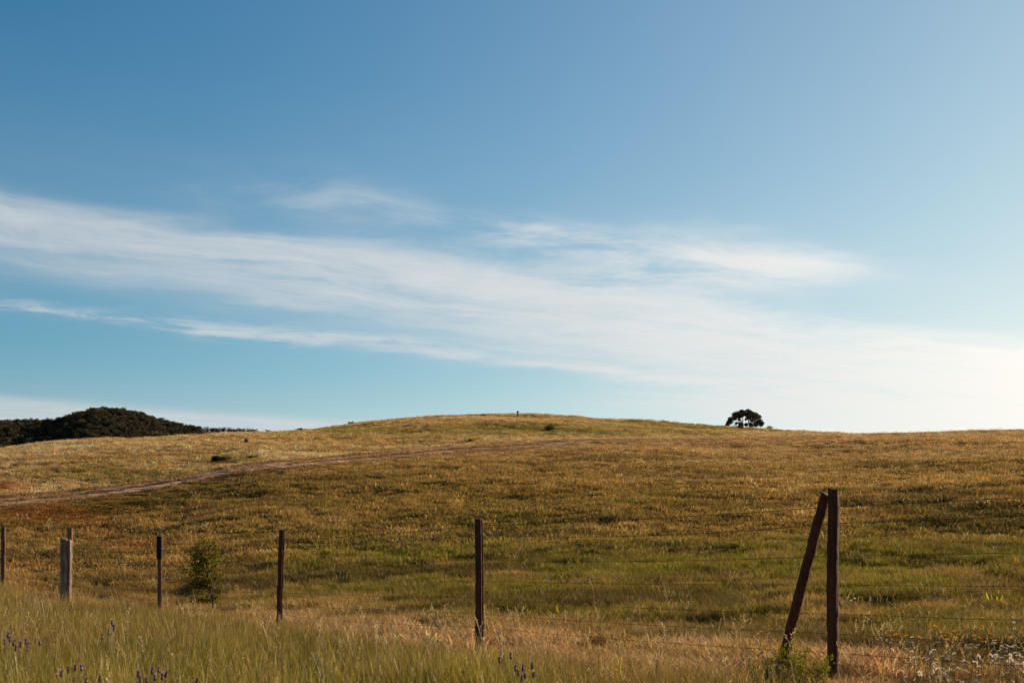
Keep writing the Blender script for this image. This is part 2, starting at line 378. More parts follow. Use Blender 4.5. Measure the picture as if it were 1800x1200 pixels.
def simple(name, col, rough=0.6, metal=0.0, spec=0.4):
    m, gm = new_mat(name); b = gm.n.new('ShaderNodeBsdfPrincipled')
    tc = gm.n.new('ShaderNodeTexCoord'); n = gm.noise(tc.outputs['Object'], 14, 3)
    gm.l.new(gm.mix(n, tuple(x * 0.7 for x in col) + (1,), tuple(x * 1.3 for x in col) + (1,)), b.inputs['Base Color'])
    b.inputs['Roughness'].default_value = rough; b.inputs['Metallic'].default_value = metal; b.inputs['Specular IOR Level'].default_value = spec
    out(gm, b.outputs[0]); return m
def ground_mat():
    m, gm = new_mat('meadow_ground')
    c = attr(gm, 'col'); tc = gm.n.new('ShaderNodeTexCoord')
    n = gm.noise(tc.outputs['Object'], 3.0, 6, 0.65); n2 = gm.noise(tc.outputs['Object'], 0.35, 5, 0.6)
    v = gm.add(0.45, gm.add(gm.mul(n, 0.75), gm.mul(n2, 0.35)))
    h = gm.n.new('ShaderNodeHueSaturation'); gm.l.new(c, h.inputs['Color']); gm.l.new(v, h.inputs['Value'])
    b = gm.n.new('ShaderNodeBsdfDiffuse'); gm.l.new(h.outputs[0], b.inputs['Color'])
    bp = gm.n.new('ShaderNodeBump'); bp.inputs['Strength'].default_value = 0.9; bp.inputs['Distance'].default_value = 0.25
    gm.l.new(n, bp.inputs['Height']); gm.l.new(bp.outputs[0], b.inputs['Normal'])
    out(gm, b.outputs[0]); return m
def dirt_mat():
    m, gm = new_mat('track_dirt')
    tc = gm.n.new('ShaderNodeTexCoord'); n = gm.noise(tc.outputs['Object'], 1.3, 6, 0.65); n2 = gm.noise(tc.outputs['Object'], 0.25, 4)
    c = gm.mix(gm.step(n, .3, .7), (0.22, 0.115, 0.07, 1), (0.56, 0.35, 0.25, 1)); c = gm.mix(gm.step(n2, 0.45, 0.65), c, (0.24, 0.13, 0.055, 1))
    b = gm.n.new('ShaderNodeBsdfDiffuse'); gm.l.new(c, b.inputs['Color'])
    bp = gm.n.new('ShaderNodeBump'); bp.inputs['Distance'].default_value = 0.12; gm.l.new(n, bp.inputs['Height']); gm.l.new(bp.outputs[0], b.inputs['Normal'])
    out(gm, b.outputs[0]); return m
def wood_mass():
    m, gm = new_mat('wood_mass'); out(gm, leafy(gm, attr(gm, 'col', 'INSTANCER'), .2, .02)); return m
M = dict(
    grass=grass_mat(), ground=ground_mat(), dirt=dirt_mat(),
    head=plain_leaf('seed_head', (0.58, 0.40, 0.17), 0.25, 0.45),
    stalk=plain_leaf('dry_stalk', (0.44, 0.31, 0.12), 0.3, 0.35),
    white=plain_leaf('white_petals', (0.80, 0.70, 0.58), 0.12, 0.45),
    yellow=plain_leaf('yellow_petals', (0.75, 0.36, 0.02), 0.15, 0.4),
    purple=plain_leaf('lavender_flower', (0.085, 0.034, 0.070), 0.4, 0.3),
    mauve=plain_leaf('lavender_bract', (0.27, 0.15, 0.28), 0.3, 0.4),
    lavleaf=plain_leaf('lavender_leaf', (0.17, 0.145, 0.03), 0.3, 0.3),
    weed=plain_leaf('weed_leaf', (0.165, 0.145, 0.006), 0.4, 0.45, 0.01, 20),
    young=plain_leaf('young_leaf', (0.125, 0.102, 0.008), 0.7, 0.5, 0.012, 14),
    oak=plain_leaf('oak_leaf', (0.042, 0.034, 0.014), 0.5, 0.2, 0.03, 1.2),
    wood_far=plain_leaf('wood_foliage', (0.050, 0.044, 0.022), 0.5, 0.15, 0.02, 0.5),
    wood_mass=wood_mass(),
    shrub=plain_leaf('shrub_leaf', (0.036, 0.028, 0.008), 0.5, 0.2, 0.01, 5),
    bark=wood_mat('bark', (0.035, 0.024, 0.015), (0.09, 0.065, 0.045)),
    post=wood_mat('post_wood', (0.048, 0.015, 0.006), (0.105, 0.038, 0.015)),
    grey=wood_mat('weathered_wood', (0.115, 0.068, 0.042), (0.31, 0.205, 0.135), 0.4),
    brown=wood_mat('brown_wood', (0.08, 0.034, 0.016), (0.21, 0.115, 0.062), 0.7),
    wire=simple('rusty_wire', (0.075, 0.045, 0.032), 0.6, 0.6),
    sleeve=simple('dark_sleeve', (0.016, 0.005, 0.004), 0.5, 0.0, 0.12),
    stone=simple('stone', (0.13, 0.10, 0.075), 0.9),
)

# ------------------------------------------------------------------ mesh helpers
def tag(o, label=None, cat=None, group=None, kind=None):
    for k, v in (('label', label), ('category', cat), ('group', group), ('kind', kind)):
        if v: o[k] = v
    return o
def empty(name, loc):
    o = bpy.data.objects.new(name, None); C.objects.link(o); o.location = loc; o.empty_display_size = 0.2; return o
class MB:
    def __init__(s): s.v = []; s.f = []; s.c = []
    def tube(s, pts, rad, n=6, cap=True):
        pts = [Vector(p) for p in pts]; base = len(s.v); up = Vector((0.31, 0.17, 0.93))
        for i, p in enumerate(pts):
            t = (pts[min(i + 1, len(pts) - 1)] - pts[max(i - 1, 0)]).normalized()
            a = t.cross(up if abs(t.dot(up)) < 0.95 else Vector((1, 0, 0))).normalized(); b = t.cross(a)
            r = rad[i] if hasattr(rad, '__len__') else rad
            for k in range(n):
                q = 2 * math.pi * k / n
                s.v.append(tuple(p + a * (r * math.cos(q)) + b * (r * math.sin(q))))
        for i in range(len(pts) - 1):
            for k in range(n):
                k2 = (k + 1) % n
                s.f.append((base + i * n + k, base + i * n + k2, base + (i + 1) * n + k2, base + (i + 1) * n + k))
        if cap:
            s.f.append(tuple(base + k for k in reversed(range(n)))); e = base + (len(pts) - 1) * n
            s.f.append(tuple(e + k for k in range(n)))
    def leaf(s, p, d, up, L, W):
        """a pointed leaf, folded slightly along its middle"""
        p = Vector(p); d = Vector(d).normalized(); sd = d.cross(Vector(up))
        if sd.length < 1e-4: sd = d.cross(Vector((1, 0.3, 0)))
        sd.normalize(); nn = sd.cross(d); b = len(s.v)
        for q in (p, p + d * (L * .45) + sd * (W / 2) + nn * (W * .15), p + d * L, p + d * (L * .45) - sd * (W / 2) + nn * (W * .15)): s.v.append(tuple(q))
        s.f.append((b, b + 1, b + 2)); s.f.append((b, b + 2, b + 3))
    def mesh(s, name, smooth=False):
        me = bpy.data.meshes.new(name); me.from_pydata(s.v, [], s.f)
        if smooth: me.polygons.foreach_set('use_smooth', [True] * len(me.polygons))
        me.update(); return me
    def build(s, name, mat, parent=None, smooth=False, loc=None):
        me = s.mesh(name, smooth); me.materials.append(mat)
        o = bpy.data.objects.new(name, me); C.objects.link(o)
        if parent: o.parent = parent
        if loc is not None: o.location = loc
        return o
def rv(s=1.0): return Vector((random.gauss(0, s), random.gauss(0, s), random.gauss(0, s)))

# ------------------------------------------------------------------ ground sheet
def build_ground():
    na, nr = ZG.shape
    v = np.stack([GX, GY, ZG], -1).reshape(-1, 3)
    ii, jj = np.meshgrid(np.arange(na - 1), np.arange(nr - 1), indexing='ij')
    a = (ii * nr + jj).ravel()
    q = np.stack([a, a + 1, a + nr + 1, a + nr], 1)[:, ::-1]
    me = bpy.data.meshes.new('ground')
    me.vertices.add(len(v)); me.vertices.foreach_set('co', v.ravel())
    me.loops.add(q.size); me.loops.foreach_set('vertex_index', q.ravel().astype(np.int32))
    me.polygons.add(len(q)); me.polygons.foreach_set('loop_start', np.arange(0, q.size, 4, dtype=np.int32))
    me.polygons.foreach_set('use_smooth', np.ones(len(q), bool))
    me.update(calc_edges=True); me.validate()
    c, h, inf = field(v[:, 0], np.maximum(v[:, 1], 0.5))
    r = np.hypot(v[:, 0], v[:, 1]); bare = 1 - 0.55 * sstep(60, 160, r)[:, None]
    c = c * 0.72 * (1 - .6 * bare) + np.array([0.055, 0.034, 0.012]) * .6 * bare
    r = np.hypot(v[:, 0], v[:, 1]); k = sstep(500, 800, r)[:, None]
    c = c * (1 - k) + np.array([0.05, 0.042, 0.02]) * k
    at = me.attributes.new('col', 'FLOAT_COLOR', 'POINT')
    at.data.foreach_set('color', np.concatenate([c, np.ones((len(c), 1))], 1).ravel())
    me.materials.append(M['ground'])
    o = bpy.data.objects.new('ground', me); C.objects.link(o); o['kind'] = 'structure'
build_ground()

def track_sheet(i0, i1, off, half, wob):
    """one wheel-worn strip of bare earth draped over the ground, ragged at both edges"""
    mb = MB(); t = np.linspace(i0, i1, 420); k = np.arange(len(TRK))
    cx = np.interp(t, k, TRK[:, 0]); cy = np.interp(t, k, TRK[:, 1])
    tx = np.gradient(cx); ty = np.gradient(cy); L = np.hypot(tx, ty); nx, ny = -ty / L, tx / L
    n = 7
    e1 = (fbm(t * 3, t * 0 + off, 5, 4) - 0.5) * wob * 2; e2 = (fbm(t * 3, t * 0 + off + 40, 5, 4) - 0.5) * wob * 2
    fade = np.minimum(1, np.minimum(t - i0, i1 - t) / 6.0 + 0.05)
    for i in range(len(t)):
        lo = off - half * fade[i] + e1[i] * fade[i]; hi = max(lo + 0.05, off + half * fade[i] + e2[i] * fade[i])
        for j in range(n):
            w = lo + (hi - lo) * j / (n - 1)
            x, y = cx[i] + nx[i] * w, cy[i] + ny[i] * w
            mb.v.append((x, y, gz1(x, y) + 0.035 - (0.028 if j in (0, n - 1) else 0)))
    for i in range(len(t) - 1):
        for j in range(n - 1):
            a = i * n + j; mb.f.append((a, a + n, a + n + 1, a + 1))
    return mb
def px_i(px): return (px + 420) / 2220 * 259
tb = MB()
for (a, b, off, half, wob) in ((-415, 620, -0.95, 0.42, 0.5), (-415, 600, 0.85, 0.42, 0.5), (330, 520, 0.2, 1.0, .7), (330, 500, 1.9, 1.1, 0.6), (560, 1010, -1.2, 0.38, 0.4), (560, 930, 0.9, 0.40, 0.4), (940, 1560, -0.3, 0.4, 0.3)):
    s = track_sheet(px_i(a), px_i(b), off, half, wob); o_ = len(tb.v)
    tb.v += s.v; tb.f += [tuple(i + o_ for i in f) for f in s.f]
trk = tb.build('dirt_track', M['dirt'], smooth=True); trk['kind'] = 'structure'

# ------------------------------------------------------------------ grass (one object per kind of cover)
src = bpy.data.collections.new('plant_sources')
def blade_mesh(name, n, h, wd, spread, bend, seed, mats=('grass',), extra=None):
    r = random.Random(seed); v = []; f = []; col = []
    for i in range(n):
        a = r.uniform(0, 6.283); rr = spread * math.sqrt(r.random()); px, py = rr * math.cos(a), rr * math.sin(a)
        H = h * r.uniform(0.55, 1.15); W = wd * r.uniform(0.7, 1.3); la = r.gauss(0.3, 1.9); ln = bend * H * r.uniform(0.15, 1.0)
        fa = r.uniform(0, 3.1416); sx, sy = math.cos(fa) * W / 2, math.sin(fa) * W / 2
        rn, dr = r.random(), r.random(); b = len(v)
        for k, t in enumerate((0.0, 0.4, 0.75)):
            cx, cy, cz = px + math.cos(la) * ln * t ** 2, py + math.sin(la) * ln * t ** 2, H * (t - 0.18 * bend * t ** 3)
            ww = (0.75, 1.0, 0.7)[k]
            v += [(cx - sx * ww, cy - sy * ww, cz - 0.03 * (k == 0)), (cx + sx * ww, cy + sy * ww, cz - 0.03 * (k == 0))]; col += [(rn, dr, t, 1)] * 2
        v.append((px + math.cos(la) * ln, py + math.sin(la) * ln, H * (1 - 0.18 * bend))); col.append((rn, dr, 1.0, 1))
        f += [(b, b + 1, b + 3, b + 2), (b + 2, b + 3, b + 5, b + 4), (b + 4, b + 5, b + 6)]
    me = bpy.data.meshes.new(name); me.from_pydata(v, [], f)
    at = me.attributes.new('blade', 'FLOAT_COLOR', 'POINT'); at.data.foreach_set('color', np.array(col, float).ravel())
    me.materials.append(M['grass']); me.update()
    o = bpy.data.objects.new(name, me); return o
def mb_source(mbs, name):
    """join (MB, material) pairs into one source mesh"""
    V = []; F = []; mi = []; me = bpy.data.meshes.new(name)
    for k, (mb, mat) in enumerate(mbs):
        o = len(V); V += mb.v; F += [tuple(i + o for i in f) for f in mb.f]; mi += [k] * len(mb.f); me.materials.append(mat)
    me.from_pydata(V, [], F); me.polygons.foreach_set('material_index', mi); me.update()
    return bpy.data.objects.new(name, me)
def seed_source(name, n, h, head, seed, thick=0.0016, droop=0.25, spread=0.14):
    r = random.Random(seed); st = MB(); hd = MB()
    for i in range(n):
        a = r.uniform(0, 6.28); p = Vector((spread * r.gauss(0, .6), spread * r.gauss(0, .6), 0)); H = h * r.uniform(0.7, 1.15)
        la = r.gauss(0.2, 1.3); ld = Vector((math.cos(la), math.sin(la), 0)) * H * droop * r.uniform(0.3, 1)
        pts = [p + ld * t ** 2 + Vector((0, 0, H * (t - 0.1 * t ** 3))) for t in (0, .35, .7, 1.0)]
        st.tube(pts, [thick, thick, thick * .8, thick * .6], 3, False)
        tip = pts[-1]; dr = (pts[-1] - pts[-2]).normalized()
        for k in range(head[0]):
            q = tip - dr * (head[1] * k / max(1, head[0] - 1))
            d = (dr + Vector((r.gauss(0, .5), r.gauss(0, .5), r.gauss(0, .3)))).normalized()
            hd.leaf(q, d, (r.gauss(0, 1), r.gauss(0, 1), r.gauss(0, 1)), head[2] * r.uniform(.7, 1.3), head[3])
    return mb_source([(st, M['stalk']), (hd, M['head'])], name)
def flower_source(name, mat, n, h, rad, petals, seed, spread):
    r = random.Random(seed); st = MB(); pt = MB(); ce = MB()
    for i in range(n):
        p = Vector((r.gauss(0, spread), r.gauss(0, spread), 0)); H = h * r.uniform(.7, 1.25); top = p + Vector((r.gauss(0, .03), r.gauss(0, .03), H))
        st.tube([p, (p + top) / 2 + rv(.008), top], 0.0015, 3, False)
        nrm = Vector((r.gauss(0.25, .4), r.gauss(-0.2, .4), 1)).normalized(); a0 = nrm.cross(Vector((1, 0, 0))).normalized(); b0 = nrm.cross(a0)
        for k in range(petals):
            q = 6.283 * k / petals; d = a0 * math.cos(q) + b0 * math.sin(q) + nrm * .2
            pt.leaf(top, d, nrm, rad * r.uniform(.85, 1.15), rad * 0.75)
        ce.tube([top - nrm * .001, top + nrm * rad * .25], [rad * .35, rad * .2], 6)
    return mb_source([(st, M['lavleaf']), (pt, mat), (ce, M['yellow'])], name)
def broad_source(name, seed):
    r = random.Random(seed); mb = MB()
    for i in range(26):
        a = r.uniform(0, 6.28); rr = .16 * math.sqrt(r.random()); p = Vector((rr * math.cos(a), rr * math.sin(a), 0.0))
        mb.leaf(p, (math.cos(a) * r.uniform(.3, 1), math.sin(a) * r.uniform(.3, 1), r.uniform(.5, 1.4)), (0, 0, 1), r.uniform(.10, .22), r.uniform(.03, .05))
    o = mb_source([(mb, M['grass'])], name)
    n = len(o.data.vertices); at = o.data.attributes.new('blade', 'FLOAT_COLOR', 'POINT')
    c = np.ones((n, 4)); rr = np.random.default_rng(seed).random(n // 4 + 1)
    c[:, 0] = np.repeat(rr, 4)[:n]; c[:, 1] = 0.3; c[:, 2] = 0.1; at.data.foreach_set('color', c.ravel()); return o
SRC = [blade_mesh('a_meadow', 24, .27, .0065, .15, .9, 1), blade_mesh('b_meadow', 24, .31, .0075, .17, 1.1, 2), blade_mesh('c_meadow', 20, .24, .008, .16, .7, 3),
       blade_mesh('d_far', 26, .30, .018, .33, .9, 4), blade_mesh('e_far', 26, .33, .022, .36, 1.0, 5), blade_mesh('f_far', 22, .27, .026, .38, .7, 6),
       blade_mesh('g_verge', 22, .46, .0036, .12, .30, 7), blade_mesh('h_verge', 20, .52, .0040, .13, .42, 8), blade_mesh('i_verge', 24, .38, .0038, .12, .28, 9),
       seed_source('j_seed', 4, .50, (7, .07, .022, .006), 10), seed_source('k_seed', 3, .62, (11, .13, .026, .007), 11, droop=.4),
       seed_source('l_seedfar', 7, .42, (6, .09, .07, .028), 12, .004, .3, .28),
       flower_source('m_daisy', M['white'], 5, .31, .016, 9, 13, .13), flower_source('n_yellow', M['yellow'], 3, .36, .019, 8, 14, .10),
       broad_source('o_broad', 15),
       seed_source('p_stem', 3, .56, (3, .03, .012, .004), 16, .0013, .14, .10), seed_source('q_stem', 4, .50, (5, .06, .011, .004), 17, .0012, .22, .12)]
for o in SRC: src.objects.link(o)

def gn_tree(coll):
    t = bpy.data.node_groups.new('scatter', 'GeometryNodeTree')
    t.interface.new_socket('Geometry', in_out='INPUT', socket_type='NodeSocketGeometry')
    t.interface.new_socket('Geometry', in_out='OUTPUT', socket_type='NodeSocketGeometry')
    gi = t.nodes.new('NodeGroupInput'); go = t.nodes.new('NodeGroupOutput')
    ci = t.nodes.new('GeometryNodeCollectionInfo'); ci.inputs[0].default_value = coll
    ci.inputs['Separate Children'].default_value = True; ci.inputs['Reset Children'].default_value = True
    ip = t.nodes.new('GeometryNodeInstanceOnPoints')
    def na(nm, ty):
        n = t.nodes.new('GeometryNodeInputNamedAttribute'); n.data_type = ty; n.inputs['Name'].default_value = nm; return n.outputs[0]
    t.links.new(gi.outputs[0], ip.inputs['Points']); t.links.new(ci.outputs[0], ip.inputs['Instance'])
    ip.inputs['Pick Instance'].default_value = True
    t.links.new(na('idx', 'INT'), ip.inputs['Instance Index'])
    er = t.nodes.new('FunctionNodeEulerToRotation'); t.links.new(na('rot', 'FLOAT_VECTOR'), er.inputs[0])
    t.links.new(er.outputs[0], ip.inputs['Rotation']); t.links.new(na('scl', 'FLOAT_VECTOR'), ip.inputs['Scale'])
    t.links.new(ip.outputs[0], go.inputs[0]); return t
GN = gn_tree(src)
def scatter(name, x, y, idx, scl, col, label, cat, z=None, tree=None, tilt=.12):
    n = len(x); me = bpy.data.meshes.new(name); me.vertices.add(n)
    z = gz(x, y) if z is None else z
    me.vertices.foreach_set('co', np.stack([x, y, z], 1).ravel())
    a = me.attributes.new('idx', 'INT', 'POINT'); a.data.foreach_set('value', np.asarray(idx, np.int32))
    rot = np.stack([rng.normal(0, tilt, n), rng.normal(0, tilt, n), rng.uniform(0, 6.283, n)], 1)
    a = me.attributes.new('rot', 'FLOAT_VECTOR', 'POINT'); a.data.foreach_set('vector', rot.ravel())
    a = me.attributes.new('scl', 'FLOAT_VECTOR', 'POINT'); a.data.foreach_set('vector', np.asarray(scl, float).ravel())
    a = me.attributes.new('col', 'FLOAT_COLOR', 'POINT'); a.data.foreach_set('color', np.concatenate([col, np.ones((n, 1))], 1).ravel())
    me.update(); o = bpy.data.objects.new(name, me); C.objects.link(o)
    md = o.modifiers.new('scatter', 'NODES'); md.node_group = tree or GN
    tag(o, label, cat, kind='stuff'); return o
def polar(r0, r1, dens, half=25.0):
    """points over the ground wedge around the view; dens(r) per square metre"""
    rr = np.linspace(r0, r1, 2000); w = dens(rr) * rr * R(2 * half); cum = np.concatenate([[0], np.cumsum((w[1:] + w[:-1]) / 2 * np.diff(rr))])
    n = int(cum[-1]); r = np.interp(rng.random(n) * cum[-1], cum, rr); a = rng.uniform(-R(half), R(half), n)
    return r * np.sin(a), r * np.cos(a)
def jitter(c, s=0.42):
    v = np.exp(rng.normal(0, s, (len(c), 1))); t = rng.normal(0, .10, (len(c), 1))
    return np.clip(c * v * np.concatenate([1 + t, 1 - 0 * t, 1 - t], 1), 0.004, 0.8)

# verge: tall grass on the near side of the fence
x, y = polar(2.2, 46, lambda r: np.where(r < 16, 240, 110.0), 26)
c, h, i = field(x, y); vcl = fbm(x, y, .7, 3, 71.0)
k = rng.random(len(x)) < i['verge'] * (.25 + .75 * sstep(.36, .56, vcl)); i['vcl'] = vcl; x, y, c, h, i = x[k], y[k], c[k], h[k], {q: w[k] for q, w in i.items()}
low_ = (1 - 0.30 * sstep(4.5, 1.5, -i['fo']) * sstep(300, 700, i['P'])) * np.interp(i['P'], [0, 300, 700, 1800], [.92, .90, .82, .74])
sc = (0.50 + 0.38 * i['n2'] + .45 * sstep(.35, .65, i['vcl']) + rng.normal(0, .13, len(x))) * low_
scatter('verge_grass', x, y, rng.integers(6, 9, len(x)), np.stack([np.ones(len(x)), np.ones(len(x)), sc], 1), jitter(c, .48),
        'tall green grass of the verge in front of the fence', 'grass')
x, y = polar(2.2, 44, lambda r: np.where(r < 16, 34, 16.0), 26)
c, h, i = field(x, y); k = rng.random(len(x)) < i['verge']; x, y, P_, n2_ = x[k], y[k], i['P'][k], i['n2'][k]
s = rng.uniform(.62, 1.12, len(x)) * np.interp(P_, [0, 700, 1800], [1, .84, .76])
scatter('dry_stems', x, y, rng.integers(15, 17, len(x)), np.stack([s, s, s], 1), np.full((len(x), 3), .3), 'thin dry stems standing up through the verge grass', 'grass')
x, y = polar(3, 34, lambda r: 5 + 0 * r, 26)
c, h, i = field(x, y); k = rng.random(len(x)) < i['verge'] * .8; x, y, c = x[k], y[k], c[k]; s = rng.uniform(.8, 1.7, len(x))
scatter('verge_leaves', x, y, np.full(len(x), 14), np.stack([s * .8, s * .8, s], 1), jitter(c * .7, .4), 'broad weed leaves low among the verge grass', 'ground cover')
# meadow: near to far
def meadow(name, r0, r1, dens, ids, base, label, half=25):
    x, y = polar(r0, r1, dens, half)
    c, h, i = field(x, y); k = (rng.random(len(x)) > i['verge']) & ~(((np.abs(np.abs(i['w']) - .9) < .6) | ((np.abs(i['w'] - .3) < 1.6) & (i['P'] > 340) & (i['P'] < 515))) & (i['P'] < 1000) & (rng.random(len(x)) < .85))
    cl_ = fbm(x, y, 1.1, 3, 51.0) * .6 + fbm(x, y, .45, 2, 61.0) * .4
    k &= rng.random(len(x)) < .22 + .78 * sstep(.36, .56, cl_)
    x, y, c, h = x[k], y[k], c[k], h[k]; bl = i['belt'][k]; wv = i['w'][k]; h = h * (.55 + .9 * sstep(.35, .68, cl_[k]))
    fl_ = 1 - .40 * sstep(1480, 1600, i['P'][k]) * sstep(5, 3, i['fo'][k]); sc = fl_ * base * h * np.exp(rng.normal(0, .18, len(x))) * (1 + .35 * bl) * np.where(np.abs(wv) < 2.0, .5, np.where((wv > -9) & (wv < 0), .45, 1))
    fo_ = i['fo'][k]; sc = np.minimum(sc, 1.15) * (1 - .42 * sstep(-4.0, -2.2, fo_) * sstep(1.6, .2, fo_) * sstep(350, 700, i['P'][k]))
    scatter(name, x, y, rng.integers(ids[0], ids[1], len(x)), np.stack([np.full(len(x), 1.0), np.full(len(x), 1.0), sc], 1), jitter(c), label, 'grass')
meadow('meadow_grass', 7, 42, lambda r: np.interp(r, [7, 20, 42], [190, 130, 60]), (0, 3), .72, 'short green and straw coloured grass behind the fence')
meadow('slope_grass', 38, 160, lambda r: np.interp(r, [38, 60, 100, 160], [26, 20, 12, 8]), (3, 6), .50, 'olive brown dry grass covering the long slope')
meadow('hilltop_grass', 150, 300, lambda r: np.interp(r, [150, 300], [5, 2.4]), (3, 6), .55, 'straw coloured grass on the far rounded hilltop', 24)
# dry seed heads standing above the grass
x, y = polar(4, 40, lambda r: np.interp(r, [4, 12, 40], [5, 8, 6]), 25)
c, h, i = field(x, y); k = rng.random(len(x)) < (.12 + .40 * i['belt'] + .10 * i['verge']); x, y, c = x[k], y[k], c[k]
s = rng.uniform(.55, .95, len(x)) * (1 + .12 * i['verge'][k]) * np.interp(y, [4, 12], [.7, 1]); scatter('seed_head_grass', x, y, rng.integers(9, 11, len(x)), np.stack([s, s, s], 1), c, 'pale ripe seed heads standing above the near grass', 'grass')
x, y = polar(38, 165, lambda r: np.interp(r, [38, 80, 165], [.5, .9, 1.2]), 24)
c, h, i = field(x, y); k = rng.random(len(x)) < (.12 + .75 * sstep(850, 1250, i['P']) * sstep(880, 790, i['Y']) + .3 * sstep(.5, .7, i['n1'])); x, y, c = x[k], y[k], c[k]
s = rng.uniform(.4, .75, len(x)); scatter('pale_seed_heads', x, y, np.full(len(x), 11), np.stack([s, s, s], 1), c, 'pale specks of seed heads scattered over the upper slope', 'grass')
# daisies and yellow flowers by the fence on the right
def patch(px0, px1, py0, py1, n):
    P = rng.uniform(px0, px1, n); Y = rng.uniform(py0, py1, n); zf = 0.33
    d = (CAM_Z - zf) * FOC / (Y - 1005); return (P - 900) / FOC * d, d
x1, y1 = patch(1590, 1950, 1138, 1188, 50); x2, y2 = patch(1500, 1900, 1060, 1100, 9)
x = np.concatenate([x1, x2]); y = np.concatenate([y1, y2]); s = rng.uniform(.8, 1.2, len(x))
scatter('white_daisies', x, y, np.full(len(x), 12), np.stack([s, s, s], 1), np.full((len(x), 3), .3), 'white daisies in the dry grass at lower right', 'flowers')
x1, y1 = patch(1560, 1950, 1108, 1150, 42); x2, y2 = patch(1260, 1560, 1090, 1150, 12); x3, y3 = patch(640, 700, 1090, 1110, 3)
x = np.concatenate([x1, x2, x3]); y = np.concatenate([y1, y2, y3]); s = rng.uniform(.8, 1.15, len(x))
scatter('yellow_flowers', x, y, np.full(len(x), 13), np.stack([s, s, s], 1), np.full((len(x), 3), .3), 'orange yellow flowers near the wires at lower right', 'flowers')
# broad leaved clumps in the lush belt
x, y = polar(14, 60, lambda r: 2.2 + 0 * r, 25)
c, h, i = field(x, y); k = rng.random(len(x)) < (i['lush'] * .7 + i['tus'] * .5) * (1 - i['verge']); x, y, c = x[k], y[k], c[k]
s = rng.uniform(.7, 1.5, len(x)); scatter('leafy_ground_cover', x, y, np.full(len(x), 14), np.stack([s, s, s], 1), jitter(c * .75), 'dark leafy clumps in the greener belt behind the fence', 'ground cover')

# ------------------------------------------------------------------ fence
def P3(px, py, d): return Vector(((px - 900) / FOC * d, d, z_of(py, d)))
def post_mesh(name, mat, base, top, r0, r1, n=12, rough=.06, seed=0, parent=None, slant=0.0, sink=.35):
    """a round split-wood post with uneven sides, a checked top and a slight bow"""
    r = random.Random(seed); base = Vector(base); top = Vector(top); ax = (top - base).normalized(); a = ax.cross(Vector((0, 1, 0))).normalized(); b = ax.cross(a)
    mb = MB(); n = n + 6; K = 26; H = (top - base).length; base2 = base - ax * sink; flats = [1 + r.gauss(0, rough) for _ in range(n)]
    for q in range(3): flats[r.randrange(n)] *= r.uniform(.74, .88)
    knots = [(r.uniform(.3, .95), r.uniform(0, 6.28), r.uniform(.04, .10)) for _ in range(4)]; chip = [r.uniform(-1, .25) * .007 for _ in range(n)]; wob = [Vector((r.gauss(0, .0022), r.gauss(0, .0022), 0)) for _ in range(K + 1)]
    bow = Vector((r.gauss(0, .008), r.gauss(0, .008), 0))
    for i in range(K + 1):
        t = i / K; p = base2.lerp(top, t) + bow * math.sin(t * 3.14) + wob[i]; rad = r0 + (r1 - r0) * t
        for k in range(n):
            q = 2 * math.pi * k / n; rr = rad * flats[k] * (1 + r.gauss(0, rough * .35)) * (0.94 if i == K else 1)
            rr *= 1 + sum(kr * math.exp(-((t - kt) / .022) ** 2 - ((q - kq + 3.14) % 6.28 - 3.14) ** 2 / .25) for kt, kq, kr in knots)
            off = slant * math.cos(q) * rad + chip[k] if i == K else 0
            mb.v.append(tuple(p + a * (rr * math.cos(q)) + b * (rr * math.sin(q)) + ax * off - base))
    for i in range(K):
        for k in range(n):
            k2 = (k + 1) % n; mb.f.append((i * n + k, i * n + k2, (i + 1) * n + k2, (i + 1) * n + k))
    mb.f.append(tuple(K * n + k for k in range(n))); mb.f.append(tuple(reversed(range(n))))
    o = mb.build(name, mat, parent, smooth=False); o.location = base - (parent.location if parent else Vector()); return o
FP = [(5.45, 6.65), (2.50, 11.07), (-0.36, 15.48), (-3.443, 21.2), (-6.2, 25.0), (-8.95, 28.5), (-12.17, 34.0)]
fence = empty('wire_fence', (FP[2][0], FP[2][1], gz1(*FP[2])))
tag(fence, 'wooden post and barbed wire fence running across the meadow', 'fence')
spec = [  # photo px of the axis at the top, at grass level, y top, radius bottom/top, material, label
    None,
    (1465.5, 1466.5, 860, .047, .044, 'post', 'dark round post with a leaning brace beside it', .02, .25),
    (841.5, 840.5, 912, .048, .045, 'post', 'dark post standing alone near the middle', .03, .1),
    (496, 492, 931, .046, .048, 'post', 'dark slightly crooked post beside the young tree', .05, .15),
    (280.5, 280.5, 943, .040, .038, 'brown', 'slim brown post with a dark sleeve on its top', .03, .0),
    (117, 115, 947, .112, .118, 'grey', 'short thick weathered grey post', .04, .15),
    (6, 4.5, 926, .056, .054, 'brown', 'thin brown post at the left edge', .04, .1)]
tops = []
